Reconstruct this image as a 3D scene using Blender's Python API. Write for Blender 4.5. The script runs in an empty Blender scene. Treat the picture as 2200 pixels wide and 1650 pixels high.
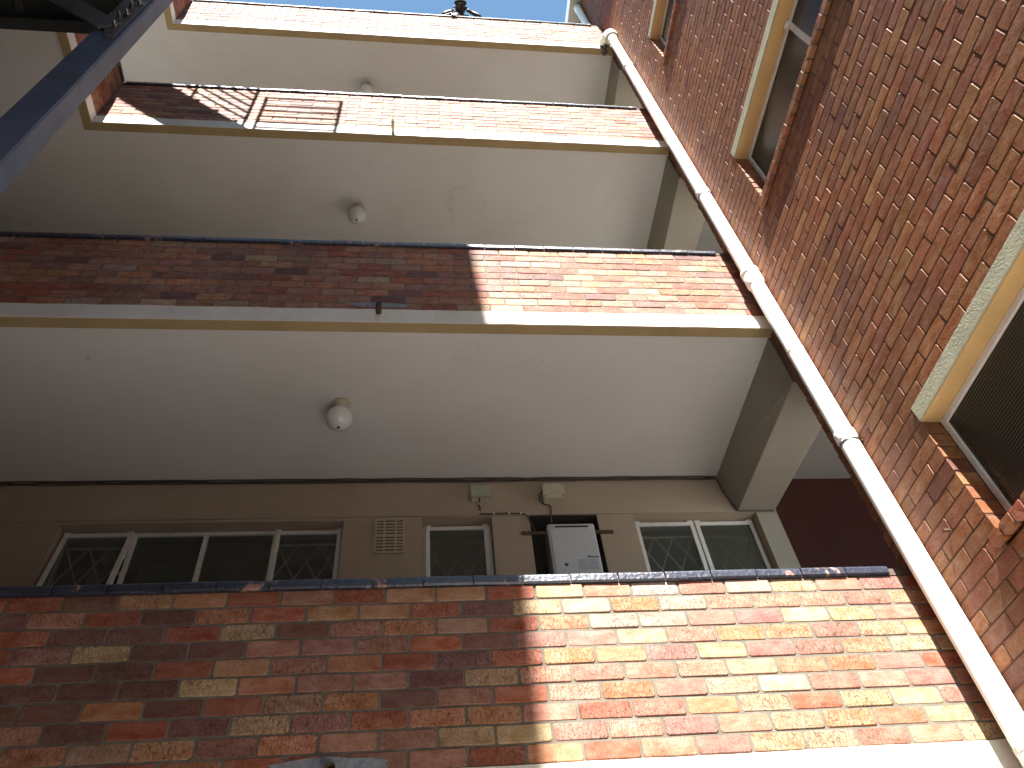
import bpy, bmesh, math, random
from mathutils import Vector, Matrix
random.seed(7)
SC = bpy.context.scene
COL = SC.collection

# ------------------------------------------------------------------ camera, sky, sun, exposure
CAMP = Vector((-2.4746, -3.0595, -0.1640))
cam_d = bpy.data.cameras.new('camera'); cam = bpy.data.objects.new('camera', cam_d); COL.objects.link(cam)
cam_d.sensor_fit = 'HORIZONTAL'; cam_d.sensor_width = 36.0; cam_d.lens = 1649.03 / 2200 * 36
cam_d.clip_start = 0.05; cam_d.clip_end = 2000
RCV = [[0.9929407034676985, 0.006196732212383378, 0.1184498202065338],
       [-0.08191751951551036, 0.7580421114152569, 0.6470407076201042],
       [-0.08578041381048562, -0.6521761708549211, 0.753198488298745]]
M3 = Matrix(((RCV[0][0], -RCV[0][1], -RCV[0][2]), (RCV[1][0], -RCV[1][1], -RCV[1][2]), (RCV[2][0], -RCV[2][1], -RCV[2][2])))
cam.matrix_world = Matrix.Translation(CAMP) @ M3.to_4x4()
SC.camera = cam

SUN = Vector((-0.105, -1.0, 1.28)).normalized()
sun_el = math.asin(SUN.z)
w = bpy.data.worlds.new('World'); SC.world = w; w.use_nodes = True
nt = w.node_tree; nt.nodes.clear()
wo = nt.nodes.new('ShaderNodeOutputWorld'); bg = nt.nodes.new('ShaderNodeBackground'); sky = nt.nodes.new('ShaderNodeTexSky')
sky.sky_type = 'NISHITA'; sky.sun_disc = False; sky.sun_elevation = sun_el
sky.sun_rotation = math.atan2(SUN.x, SUN.y); sky.air_density = 1.0; sky.dust_density = 0.6; sky.ozone_density = 0.8; sky.altitude = 1300
bg.inputs['Strength'].default_value = 0.062
tm = nt.nodes.new('ShaderNodeMix'); tm.data_type = 'RGBA'; tm.blend_type = 'MULTIPLY'; tm.inputs[0].default_value = 1.0
tm.inputs[7].default_value = (0.80, 0.93, 0.85, 1)
nt.links.new(sky.outputs[0], tm.inputs[6]); nt.links.new(tm.outputs[2], bg.inputs[0]); nt.links.new(bg.outputs[0], wo.inputs[0])
sd = bpy.data.lights.new('sun', 'SUN'); sd.energy = 4.0; sd.angle = math.radians(0.5); sd.color = (1.0, 0.975, 0.945)
so = bpy.data.objects.new('sun', sd); COL.objects.link(so); so.location = SUN * 40
so.rotation_euler = SUN.to_track_quat('Z', 'Y').to_euler()
SC.view_settings.view_transform = 'Standard'; SC.view_settings.look = 'None'
SC.view_settings.gamma = 1; SC.view_settings.use_curve_mapping = False
SC.view_settings.exposure = 2.62
SC.cycles.use_denoising = True
SC.cycles.max_bounces = 8; SC.cycles.diffuse_bounces = 5; SC.cycles.glossy_bounces = 3; SC.cycles.transmission_bounces = 4
SC.cycles.sample_clamp_indirect = 6; SC.cycles.caustics_reflective = False; SC.cycles.caustics_refractive = False

# ------------------------------------------------------------------ measures (metres)
H = 3.0452                      # storey height
ZT = [1.9956 + i * H for i in range(4)]     # coping tops of the four parapets
HB, HD = 0.878, 1.0232          # coping top -> foot of brickwork, -> underside of band
CP = 0.0829; COPH = HB - 10 * CP
X0 = -3.7905; PITCH = 0.232; BL = 0.222; JT = 0.010
XL = -5.498                     # inner corner of the landing bays
YB = 1.58                       # back wall of the galleries
CEIL = [ZT[0] - HD + 0.022 + i * H for i in range(4)]
GROUND = -1.75

# ------------------------------------------------------------------ materials
def new_mat(name):
    m = bpy.data.materials.new(name); m.use_nodes = True
    n = m.node_tree; b = n.nodes['Principled BSDF']
    return m, n, b
def N(n, t, **kw):
    x = n.nodes.new(t)
    for k, v in kw.items(): setattr(x, k, v)
    return x
def noise(n, vec, scale, detail=4, rough=0.55, dist=0.0):
    t = N(n, 'ShaderNodeTexNoise'); t.inputs['Scale'].default_value = scale
    t.inputs['Detail'].default_value = detail; t.inputs['Roughness'].default_value = rough
    t.inputs['Distortion'].default_value = dist
    if vec is not None: n.links.new(vec, t.inputs['Vector'])
    return t.outputs['Fac']
def ramp(n, fac, stops, interp='LINEAR'):
    r = N(n, 'ShaderNodeValToRGB'); r.color_ramp.interpolation = interp
    e = r.color_ramp.elements
    while len(e) < len(stops): e.new(0.5)
    for i, (p, c) in enumerate(stops):
        e[i].position = p; e[i].color = (c, c, c, 1) if not hasattr(c, '__len__') else (*c, 1)
    n.links.new(fac, r.inputs[0]); return r.outputs[0]
def mix(n, a, b, fac, mode='MIX'):
    x = N(n, 'ShaderNodeMix', data_type='RGBA', blend_type=mode)
    for s, v in ((x.inputs[0], fac), (x.inputs[6], a), (x.inputs[7], b)):
        if hasattr(v, 'is_linked') or hasattr(v, 'links'): n.links.new(v, s)
        elif hasattr(v, '__len__'): s.default_value = (*v, 1)
        else: s.default_value = v
    return x.outputs[2]
def math_(n, op, a, b=None):
    x = N(n, 'ShaderNodeMath', operation=op)
    for s, v in ((x.inputs[0], a), (x.inputs[1], b)):
        if v is None: continue
        if hasattr(v, 'links'): n.links.new(v, s)
        else: s.default_value = v
    return x.outputs[0]
def bump(n, b, h, strength=0.3, dist=0.01):
    x = N(n, 'ShaderNodeBump'); x.inputs['Strength'].default_value = strength; x.inputs['Distance'].default_value = dist
    n.links.new(h, x.inputs['Height']); n.links.new(x.outputs[0], b.inputs['Normal'])
def mapping(n, vec, scale=(1, 1, 1)):
    x = N(n, 'ShaderNodeMapping'); x.inputs['Scale'].default_value = scale
    n.links.new(vec, x.inputs['Vector']); return x.outputs[0]

PAL = {'R': (.31, .098, .052), 'O': (.385, .165, .080), 'A': (.405, .208, .105), 'Y': (.395, .255, .142), 'S': (.35, .162, .102),
       'T': (.35, .205, .130), 'M': (.275, .126, .090), 'P': (.180, .078, .060), 'D': (.170, .078, .050), 'C': (.39, .265, .190),
       'a': (.235, .080, .030), 'b': (.270, .104, .037), 'c': (.205, .071, .032), 'd': (.175, .062, .032), 'e': (.285, .122, .042),
       'f': (.230, .088, .038), 'g': (.220, .090, .033)}

def brick_material(name, island=False, rustic=False, crackle=0.0, pal=''):
    m, n, b = new_mat(name)
    tc = N(n, 'ShaderNodeTexCoord').outputs['Object']
    if island:
        gi = N(n, 'ShaderNodeNewGeometry')
        rnd = gi.outputs['Random Per Island']
        stops = [(i / len(pal), PAL[c]) for i, c in enumerate(pal)]
        base = ramp(n, rnd, stops, 'CONSTANT')
        vec = tc
    else:
        oi = N(n, 'ShaderNodeObjectInfo'); base = oi.outputs['Color']; rnd = oi.outputs['Random']
        add = N(n, 'ShaderNodeVectorMath', operation='ADD'); n.links.new(tc, add.inputs[0])
        cmb = N(n, 'ShaderNodeCombineXYZ')
        n.links.new(math_(n, 'MULTIPLY', rnd, 53.0), cmb.inputs[0]); n.links.new(math_(n, 'MULTIPLY', rnd, 17.0), cmb.inputs[2])
        n.links.new(cmb.outputs[0], add.inputs[1]); vec = add.outputs[0]
    mott = noise(n, mapping(n, vec, (7, 7, 12)), 1.6, 4, 0.6)
    mott = ramp(n, mott, [(0.32, 0.0), (0.68, 1.0)])
    hsv = N(n, 'ShaderNodeHueSaturation'); hsv.inputs['Hue'].default_value = 0.495; hsv.inputs['Saturation'].default_value = 1.12
    hsv.inputs['Value'].default_value = 0.76; n.links.new(base, hsv.inputs['Color'])
    hsv2 = N(n, 'ShaderNodeHueSaturation'); hsv2.inputs['Hue'].default_value = 0.504; hsv2.inputs['Saturation'].default_value = 0.88
    hsv2.inputs['Value'].default_value = 1.12; n.links.new(base, hsv2.inputs['Color'])
    c = mix(n, hsv.outputs[0], hsv2.outputs[0], mott)
    fine = noise(n, vec, 90, 5, 0.65)
    c = mix(n, c, (0.5, 0.5, 0.5), 0.0)
    c = mix(n, c, ramp(n, fine, [(0.3, 0.62), (0.7, 1.22)]), 0.75, 'MULTIPLY')
    # pits: small dark burnt specks
    vo = N(n, 'ShaderNodeTexVoronoi'); vo.inputs['Scale'].default_value = 70; n.links.new(vec, vo.inputs['Vector'])
    speck = math_(n, 'MULTIPLY', ramp(n, vo.outputs['Distance'], [(0.10, 1.0), (0.22, 0.0)]), ramp(n, noise(n, vec, 11, 2), [(0.5, 0.0), (0.62, 1.0)]))
    c = mix(n, c, (0.045, 0.022, 0.018), math_(n, 'MULTIPLY', speck, 0.8))
    hgt = math_(n, 'ADD', math_(n, 'MULTIPLY', fine, 0.55 if not rustic else 0.9), math_(n, 'MULTIPLY', speck, -0.7))
    if crackle > 0:
        wv = N(n, 'ShaderNodeVectorMath', operation='ADD'); n.links.new(mapping(n, vec, (55, 1, 24)), wv.inputs[0])
        nn = N(n, 'ShaderNodeTexNoise'); nn.inputs['Scale'].default_value = 40; n.links.new(vec, nn.inputs['Vector'])
        sc_ = N(n, 'ShaderNodeVectorMath', operation='SCALE'); sc_.inputs['Scale'].default_value = 1.3
        n.links.new(nn.outputs['Color'], sc_.inputs[0]); n.links.new(sc_.outputs[0], wv.inputs[1])
        v2 = N(n, 'ShaderNodeTexVoronoi', feature='DISTANCE_TO_EDGE'); v2.inputs['Scale'].default_value = 1.0
        n.links.new(wv.outputs[0], v2.inputs['Vector'])
        thr = math_(n, 'ADD', rnd, math_(n, 'MULTIPLY', noise(n, vec, 9, 3), 0.9))
        gate = ramp(n, math_(n, 'MULTIPLY', thr, 0.6), [(0.40, 0.0), (0.62, 1.0)])
        cr = math_(n, 'MULTIPLY', ramp(n, v2.outputs['Distance'], [(0.012, 1.0), (0.055, 0.0)]), gate)
        c = mix(n, c, (0.035, 0.02, 0.016), math_(n, 'MULTIPLY', cr, crackle))
        hgt = math_(n, 'ADD', hgt, math_(n, 'MULTIPLY', cr, -0.8))
    if rustic:
        big = noise(n, mapping(n, vec, (1, 1, 1)), 32, 5, 0.6, 0.3)
        hgt = math_(n, 'ADD', hgt, math_(n, 'MULTIPLY', big, 1.6))
    gp = N(n, 'ShaderNodeNewGeometry').outputs['Position']
    big_ = noise(n, mapping(n, gp, (1.3, 1.3, .55)), 1.0, 4, .6)
    c = mix(n, c, ramp(n, big_, [(.32, .74), (.62, 1.06)]), .85 if rustic else .55, 'MULTIPLY')
    drip = noise(n, mapping(n, gp, (14, 14, .9)), 1.0, 3, .6)
    c = mix(n, c, (.12, .062, .045), math_(n, 'MULTIPLY', ramp(n, drip, [(.60, 0.0), (.72, 1.0)]), .28))
    n.links.new(c, b.inputs['Base Color'])
    b.inputs['Roughness'].default_value = 0.72 if not rustic else 0.62
    b.inputs['Specular IOR Level'].default_value = 0.3
    bump(n, b, hgt, 0.5 if not rustic else 0.30, 0.004)
    return m

def plain(name, col, rough=0.7, spot=0.12, sc=6.0, bstr=0.25, bdist=0.003, fs=160, metal=0.0, spec=0.4, stain=None, coat=0.0):
    m, n, b = new_mat(name)
    tc = N(n, 'ShaderNodeTexCoord').outputs['Object']
    a = ramp(n, noise(n, tc, sc, 5, 0.6), [(0.3, 1 - spot), (0.7, 1 + spot * 0.6)])
    c = mix(n, col, a, 1.0, 'MULTIPLY')
    f = noise(n, tc, fs, 4, 0.6)
    c = mix(n, c, ramp(n, f, [(0.35, 0.93), (0.65, 1.05)]), 0.8, 'MULTIPLY')
    if stain:
        s = ramp(n, noise(n, tc, stain[1], 6, 0.62, 0.6), [(stain[2], 0.0), (stain[2] + 0.10, 1.0)])
        c = mix(n, c, stain[0], math_(n, 'MULTIPLY', s, stain[3]))
    n.links.new(c, b.inputs['Base Color'])
    b.inputs['Roughness'].default_value = rough; b.inputs['Metallic'].default_value = metal
    b.inputs['Specular IOR Level'].default_value = spec; b.inputs['Coat Weight'].default_value = coat
    bump(n, b, f, bstr, bdist)
    return m

M = {}
M['brick'] = brick_material('facing brick', crackle=0.75)
M['brick_i'] = brick_material('facing brick courses', island=True, crackle=0.4, pal='RSOMSSRCTRSOMSSR')
M['rock'] = brick_material('rough wing brick', rustic=True)
M['rock_i'] = brick_material('rough wing brick courses', island=True, rustic=True, pal='abcafbcgafcbadcgabcfae')
M['mortar'] = plain('mortar', (.150, .130, .100), 0.95, 0.3, 14, 0.6, 0.004, 220)
M['mortar_wing'] = plain('red brown mortar', (.115, .058, .036), 0.95, 0.25, 14, 0.5, 0.003, 220)
M['mortar_dark'] = plain('dark mortar', (.10, .070, .052), 0.95, 0.3, 14, 0.6, 0.004, 220)
M['band'] = plain('cream painted concrete band', (.66, .63, .55), 0.75, 0.10, 3, 0.4, 0.004, 120, stain=((.42, .36, .26), 2.2, 0.60, 0.45))
M['soffit_edge'] = plain('tan drip edge', (.34, .25, .125), 0.85, 0.15, 4, 0.4, 0.004, 120)
def ceiling_material():
    m, n, b = new_mat('off white painted ceiling')
    tc = N(n, 'ShaderNodeNewGeometry').outputs['Position']
    c = mix(n, (.60, .595, .575), (.55, .535, .50), ramp(n, noise(n, tc, 0.9, 5, 0.6, .4), [(.35, 0.0), (.7, 1.0)]))
    c = mix(n, c, (.44, .38, .29), math_(n, 'MULTIPLY', ramp(n, noise(n, tc, 1.7, 7, 0.68, 1.2), [(.62, 0.0), (.74, 1.0)]), .5))
    rol = noise(n, mapping(n, tc, (3, 60, 3)), 1.0, 3, .5)
    c = mix(n, c, ramp(n, rol, [(.3, .955), (.7, 1.02)]), .8, 'MULTIPLY')
    vo = N(n, 'ShaderNodeTexVoronoi'); vo.inputs['Scale'].default_value = 2.3; n.links.new(tc, vo.inputs['Vector'])
    sp = ramp(n, vo.outputs['Distance'], [(.030, 1.0), (.055, 0.0)])
    c = mix(n, c, (.30, .27, .22), math_(n, 'MULTIPLY', sp, .45))
    wv = N(n, 'ShaderNodeTexNoise'); wv.inputs['Scale'].default_value = 3.0; wv.inputs['Detail'].default_value = 5; n.links.new(tc, wv.inputs['Vector'])
    ad = N(n, 'ShaderNodeVectorMath', operation='ADD'); n.links.new(tc, ad.inputs[0])
    sc2 = N(n, 'ShaderNodeVectorMath', operation='SCALE'); sc2.inputs['Scale'].default_value = .35; n.links.new(wv.outputs['Color'], sc2.inputs[0]); n.links.new(sc2.outputs[0], ad.inputs[1])
    v2 = N(n, 'ShaderNodeTexVoronoi', feature='DISTANCE_TO_EDGE'); v2.inputs['Scale'].default_value = 2.2; n.links.new(ad.outputs[0], v2.inputs['Vector'])
    gate = ramp(n, noise(n, tc, 1.15, 3, .5), [(.70, 0.0), (.76, 1.0)])
    cr = math_(n, 'MULTIPLY', ramp(n, v2.outputs['Distance'], [(.004, 1.0), (.012, 0.0)]), gate)
    c = mix(n, c, (.25, .21, .16), math_(n, 'MULTIPLY', cr, .4))
    n.links.new(c, b.inputs['Base Color']); b.inputs['Roughness'].default_value = .85
    bump(n, b, math_(n, 'ADD', noise(n, tc, 120, 3), math_(n, 'MULTIPLY', cr, -2.0)), .25, .002)
    return m
M['ceiling'] = ceiling_material()
M['wall'] = plain('beige painted plaster', (.36, .29, .22), 0.85, 0.08, 1.6, 0.3, 0.003, 150, stain=((.22, .16, .11), 1.5, 0.62, 0.35))
M['beam'] = plain('grey beige painted concrete', (.29, .262, .212), 0.85, 0.08, 2, 0.35, 0.003, 100)
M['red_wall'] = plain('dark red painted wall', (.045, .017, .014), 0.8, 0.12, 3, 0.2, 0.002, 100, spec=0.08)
M['ground'] = plain('courtyard concrete', (.68, .66, .63), 0.9, 0.15, 0.8, 0.5, 0.004, 60, stain=((.40, .37, .33), 0.7, 0.58, 0.5))
M['floor'] = plain('gallery floor kept dark for low bounce', (.10, .07, .055), 0.6, 0.2, 2)  # unseen lowest floor, kept dark so little light bounces up
M['floor_bounce'] = plain('gallery floor kept pale for bounce', (.34, .32, .285), 0.8, 0.1, 2)  # unseen upper floors, made paler to bounce light onto their ceilings
M['passage'] = plain('ceiling paint with passage shade', (.20, .19, .17), 0.85, 0.1, 2)  # ceiling paint darkened here to stand in for the passage's shade
M['pvc'] = plain('white plastic pipe', (.80, .79, .76), 0.38, 0.04, 5, 0.05, 0.001, 60, stain=((.60, .55, .46), 3.0, 0.66, 0.4))
M['pvc_old'] = plain('weathered plastic bend', (.60, .56, .45), 0.5, 0.1, 9, 0.1, 0.001, 90)
M['lintel'] = plain('rough grey green concrete lintel', (.36, .35, .25), 0.9, 0.16, 12, 0.8, 0.006, 90)
M['lintel_soffit'] = plain('yellow tan painted soffit', (.50, .335, .14), 0.8, 0.1, 5, 0.3, 0.003, 90)
M['frame'] = plain('white painted steel', (.66, .65, .62), 0.5, 0.10, 20, 0.3, 0.002, 140, stain=((.35, .27, .2), 14, 0.66, 0.5))
M['steel'] = plain('dark blue grey painted steel', (.085, .112, .170), 0.42, 0.22, 5, 0.2, 0.002, 90, metal=0.0, spec=0.2, stain=((.09, .065, .055), 3.5, 0.60, 0.6))
M['plate'] = plain('bare dark steel plate', (.12, .11, .105), 0.55, 0.2, 8, 0.3, 0.002, 90, metal=0.5)
M['bolt'] = plain('galvanised bolt', (.20, .195, .19), 0.32, 0.15, 30, 0.2, 0.001, 200, metal=0.9)
M['deck'] = plain('black steel deck', (.02, .02, .018), 0.7, 0.3, 6, 0.3, 0.002, 60, metal=0.2)
M['rust'] = plain('rusty steel', (.10, .062, .04), 0.85, 0.3, 30, 0.6, 0.003, 180, metal=0.3)
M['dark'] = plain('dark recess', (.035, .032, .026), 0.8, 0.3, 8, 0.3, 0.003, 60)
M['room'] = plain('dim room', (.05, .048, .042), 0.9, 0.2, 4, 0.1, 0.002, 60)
M['curtain'] = plain('green curtain', (.09, .17, .085), 0.9, 0.2, 8, 0.2, 0.003, 80)
M['boxcream'] = plain('aged cream enamel', (.46, .42, .30), 0.5, 0.12, 12, 0.2, 0.002, 90, stain=((.2, .15, .09), 16, 0.62, 0.5))
M['boxgreen'] = plain('pale green grey enamel', (.33, .36, .27), 0.5, 0.12, 12, 0.2, 0.002, 90, stain=((.18, .14, .09), 16, 0.62, 0.5))
M['heater'] = plain('light grey enamel', (.50, .52, .55), 0.38, 0.03, 3, 0.03, 0.001, 40)
M['heater_dark'] = plain('slot black', (.02, .02, .02), 0.6)
M['louvre'] = plain('pressed louvre', (.36, .38, .41), 0.45, 0.03)
M['cable'] = plain('brown grey cable', (.07, .055, .04), 0.7, 0.3, 20, 0.3, 0.002, 100)
M['clip'] = plain('white cable clip', (.6, .58, .52), 0.6)
M['cement'] = plain('grey blue cement smear', (.22, .235, .26), 0.9, 0.35, 22, 0.7, 0.005, 90)
M['nest'] = plain('dry grey mud', (.10, .085, .07), 0.95, 0.4, 30, 0.9, 0.01, 70)
M['opposite'] = plain('dark weathered plaster', (.24, .195, .155), 0.9, 0.2, 1, 0.4, 0.004, 30)
M['skin'] = plain('dark brown skin', (.055, .028, .020), 0.45, 0.1, 20, 0.1, 0.001, 90)
M['hair'] = plain('black hair', (.012, .010, .010), 0.8, 0.2, 60, 0.6, 0.004, 200)
M['shirt'] = plain('teal patterned shirt', (.16, .42, .46), 0.85, 0.3, 40, 0.3, 0.003, 120)
M['trousers'] = plain('dark trousers', (.03, .035, .05), 0.9)
M['grille'] = plain('cream painted grille', (.40, .34, .26), 0.7, 0.08, 10, 0.2, 0.002, 100)

# glossy blue-black coping paint, worn through in places
def coping_material():
    m, n, b = new_mat('blue black gloss coping paint')
    tc = N(n, 'ShaderNodeTexCoord').outputs['Object']
    ge = N(n, 'ShaderNodeNewGeometry').outputs['Position']
    sx = N(n, 'ShaderNodeSeparateXYZ'); n.links.new(ge, sx.inputs[0])
    bare = mix(n, (.34, .13, .09), (.30, .22, .17), noise(n, ge, 9, 3))
    paint = mix(n, (.014, .017, .032), (.030, .034, .050), noise(n, ge, 14, 4))
    wz = ramp(n, noise(n, ge, 7.5, 6, 0.65, 0.5), [(0.60, 0.0), (0.64, 1.0)])
    c = mix(n, paint, bare, math_(n, 'MULTIPLY', wz, 0.9))
    dust_sheen = ramp(n, noise(n, ge, 60, 4, 0.7), [(0.55, 0.0), (0.75, 1.0)])  # pale dusty speckle, raised so the gloss looks silver in sun
    c = mix(n, c, (.30, .30, .32), math_(n, 'MULTIPLY', dust_sheen, 0.45))
    n.links.new(c, b.inputs['Base Color'])
    r = math_(n, 'ADD', 0.30, math_(n, 'MULTIPLY', wz, 0.4)); n.links.new(r, b.inputs['Roughness'])
    b.inputs['Specular IOR Level'].default_value = 0.55
    bump(n, b, noise(n, ge, 55, 4, 0.6), 0.6, 0.006)
    return m
M['coping'] = coping_material()

def glass_material(name, tint, rough, alpha=0.35):
    m, n, b = new_mat(name)
    b.inputs['Base Color'].default_value = (*tint, 1); b.inputs['Roughness'].default_value = rough
    b.inputs['Specular IOR Level'].default_value = 0.6; b.inputs['Alpha'].default_value = alpha
    tc = N(n, 'ShaderNodeTexCoord').outputs['Object']
    bump(n, b, noise(n, tc, 2.5, 3), 0.12, 0.01)
    return m
M['glass'] = glass_material('window glass tinted as reflection', (.09, .095, .08), 0.07, 0.42)  # base tint lightened to stand in for a grey reflection
M['glass_mist'] = glass_material('misty window glass', (.085, .085, .068), 0.16, 0.62)
M['reeded'] = glass_material('reeded obscure glass', (.035, .033, .024), 0.13, 0.93)
m, n, b = new_mat('opal glass'); b.inputs['Base Color'].default_value = (.62, .63, .62, 1); b.inputs['Roughness'].default_value = 0.08
b.inputs['Specular IOR Level'].default_value = 0.6; M['opal'] = m

# ------------------------------------------------------------------ helpers
def tag(o, label=None, cat=None, group=None, kind=None):
    if label: o['label'] = label
    if cat: o['category'] = cat
    if group: o['group'] = group
    if kind: o['kind'] = kind
    return o
def thing(name, base, label, cat, group=None):
    o = bpy.data.objects.new(name, None); COL.objects.link(o); o.location = base; o.empty_display_size = 0.1
    return tag(o, label, cat, group)
class MB:
    def __init__(s): s.v = []; s.f = []; s.sm = []
    def box(s, a, b):
        x0, x1 = sorted((a[0], b[0])); y0, y1 = sorted((a[1], b[1])); z0, z1 = sorted((a[2], b[2])); k = len(s.v)
        s.v += [(x0, y0, z0), (x1, y0, z0), (x1, y1, z0), (x0, y1, z0), (x0, y0, z1), (x1, y0, z1), (x1, y1, z1), (x0, y1, z1)]
        s.f += [[k + i for i in q] for q in ((0, 3, 2, 1), (4, 5, 6, 7), (0, 1, 5, 4), (1, 2, 6, 5), (2, 3, 7, 6), (3, 0, 4, 7))]
        return s
    def obox(s, p, q, w, t, up=(0, 0, 1)):
        p = Vector(p); q = Vector(q); d = (q - p).normalized(); u = Vector(up); sd_ = d.cross(u).normalized(); u = sd_.cross(d); k = len(s.v)
        for e in (p, q):
            for a, b in ((-1, -1), (1, -1), (1, 1), (-1, 1)): s.v.append(tuple(e + sd_ * w / 2 * a + u * t / 2 * b))
        s.f += [[k + i for i in z] for z in ((0, 1, 2, 3), (7, 6, 5, 4), (0, 4, 5, 1), (1, 5, 6, 2), (2, 6, 7, 3), (3, 7, 4, 0))]
        return s
    def tube(s, pts, r, seg=16, cap=True):
        pts = [Vector(p) for p in pts]; rr = r if hasattr(r, '__len__') else [r] * len(pts); rings = []
        prev = None
        for i, p in enumerate(pts):
            d = (pts[min(i + 1, len(pts) - 1)] - pts[max(i - 1, 0)])
            if d.length < 1e-9: d = Vector((0, 0, 1))
            d.normalize()
            u = prev - d * prev.dot(d) if prev is not None else (d.cross(Vector((0, 0, 1))) if abs(d.z) < .95 else d.cross(Vector((0, 1, 0))))
            if u.length < 1e-6: u = d.orthogonal()
            u.normalize(); prev = u; wv = d.cross(u); k = len(s.v)
            for j in range(seg):
                a = 2 * math.pi * j / seg; s.v.append(tuple(p + (u * math.cos(a) + wv * math.sin(a)) * rr[i]))
            rings.append(k)
        for i in range(len(rings) - 1):
            for j in range(seg):
                j2 = (j + 1) % seg; s.f.append([rings[i] + j, rings[i] + j2, rings[i + 1] + j2, rings[i + 1] + j]); s.sm.append(len(s.f) - 1)
        if cap:
            for rg, rev in ((rings[0], True), (rings[-1], False)):
                k = len(s.v); s.v += [s.v[rg + j] for j in range(seg)]
                s.f.append([k + j for j in range(seg)][::-1] if rev else [k + j for j in range(seg)])
        return s
    def lathe(s, c, prof, seg=32):      # prof: (radius, z) list
        k0 = len(s.v)
        for r, z in prof:
            for j in range(seg):
                a = 2 * math.pi * j / seg; s.v.append((c[0] + r * math.cos(a), c[1] + r * math.sin(a), c[2] + z))
        for i in range(len(prof) - 1):
            for j in range(seg):
                j2 = (j + 1) % seg; s.f.append([k0 + i * seg + j, k0 + i * seg + j2, k0 + (i + 1) * seg + j2, k0 + (i + 1) * seg + j]); s.sm.append(len(s.f) - 1)
        return s
    def build(s, name, mat, parent=None, bevel=0.0, base=None, kind=None):
        me = bpy.data.meshes.new(name)
        off = Vector(base) if base is not None else (Vector(parent.location) if parent is not None else Vector((0, 0, 0)))
        par = parent
        while par is not None and par.parent is not None: par = par.parent; off = off + par.location
        me.from_pydata([tuple(Vector(v) - off) for v in s.v], [], s.f); me.validate(); me.update()
        bm = bmesh.new(); bm.from_mesh(me); bmesh.ops.recalc_face_normals(bm, faces=bm.faces); bm.to_mesh(me); bm.free()
        for i in s.sm:
            if i < len(me.polygons): me.polygons[i].use_smooth = True
        me.materials.append(mat if not isinstance(mat, str) else M[mat])
        o = bpy.data.objects.new(name, me); COL.objects.link(o)
        if parent is not None: o.parent = parent
        elif base is not None: o.location = base
        if bevel > 0:
            md = o.modifiers.new('bevel', 'BEVEL'); md.width = bevel; md.segments = 2; md.limit_method = 'ANGLE'; md.angle_limit = math.radians(40)
        if kind: o['kind'] = kind
        return o
def struct(name, mb, mat):
    o = mb.build(name, mat); o['kind'] = 'structure'; return o

# brick body: length along x, face towards -y, back at +depth; 40 triangles
def brick_geo(L, h, depth, rnd, rustic):
    c = [rnd.uniform(.003, .011) if not rustic else rnd.uniform(.003, .009) for _ in range(4)]
    e = .0028 if not rustic else .0026; j = .0013 if not rustic else .0013
    def octo(inset, y):
        a, b = L / 2 - inset, h / 2 - inset
        pts = [(-a + c[0], -b), (a - c[1], -b), (a, -b + c[1]), (a, b - c[2]), (a - c[2], b), (-a + c[3], b), (-a, b - c[3]), (-a, -b + c[0])]
        return [(x + rnd.uniform(-j, j), y, z + rnd.uniform(-j, j)) for x, z in pts]
    tilt = rnd.uniform(-.0012, .0012) if not rustic else rnd.uniform(-.0007, .0007)
    f = [(x, y + tilt * x / (L / 2) + rnd.uniform(-j, j) * (.7 if not rustic else .25), z) for x, y, z in octo(e, 0.0)]
    s = octo(0, e * 1.1); bk = octo(0, depth)
    bk = [(s[i][0], depth, s[i][2]) for i in range(8)]
    cx = rnd.uniform(-L * .2, L * .2)
    v = f + s + bk + [(cx, -(rnd.uniform(0.0, .0008) if not rustic else rnd.uniform(-.0002, .0006)), rnd.uniform(-h * .15, h * .15))]
    fc = [[i, (i + 1) % 8, 24] for i in range(8)]
    fc += [[i + 8, (i + 1) % 8 + 8, (i + 1) % 8, i] for i in range(8)]
    fc += [[i + 16, (i + 1) % 8 + 16, (i + 1) % 8 + 8, i + 8] for i in range(8)]
    return v, fc
_bm = {}
def brick_mesh(L, h, depth, rustic, rnd, nvar=7):
    key = (round(L, 3), round(h, 3), rustic, rnd.randrange(nvar))
    if key not in _bm:
        v, f = brick_geo(L, h, depth, random.Random(hash(str(key)) % 99991 if False else int(L * 1000) * 31 + key[3] * 7 + int(rustic)), rustic)
        me = bpy.data.meshes.new('brick'); me.from_pydata(v, [], f); me.update(); me.materials.append(M['rock'] if rustic else M['brick'])
        _bm[key] = me
    return _bm[key]
ROT = {'S': 0.0, 'W': -math.pi / 2, 'E': math.pi / 2}     # wall faces -y, -x, +x
def place_brick(parent, centre, L, h, depth, facing, code, rnd, rustic=False):
    o = bpy.data.objects.new('brick', brick_mesh(L, h, depth, rustic, rnd)); COL.objects.link(o); o.parent = parent
    o.location = Vector(centre) - Vector(parent.location)
    o.rotation_euler = (rnd.uniform(-.006, .006), rnd.uniform(-.004, .004), ROT[facing] + rnd.uniform(-.005, .005))
    k = rnd.uniform(.86, 1.14); c = PAL[code]; o.color = (c[0] * k, c[1] * k * rnd.uniform(.94, 1.06), c[2] * k * rnd.uniform(.92, 1.08), 1)
    return o
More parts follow.
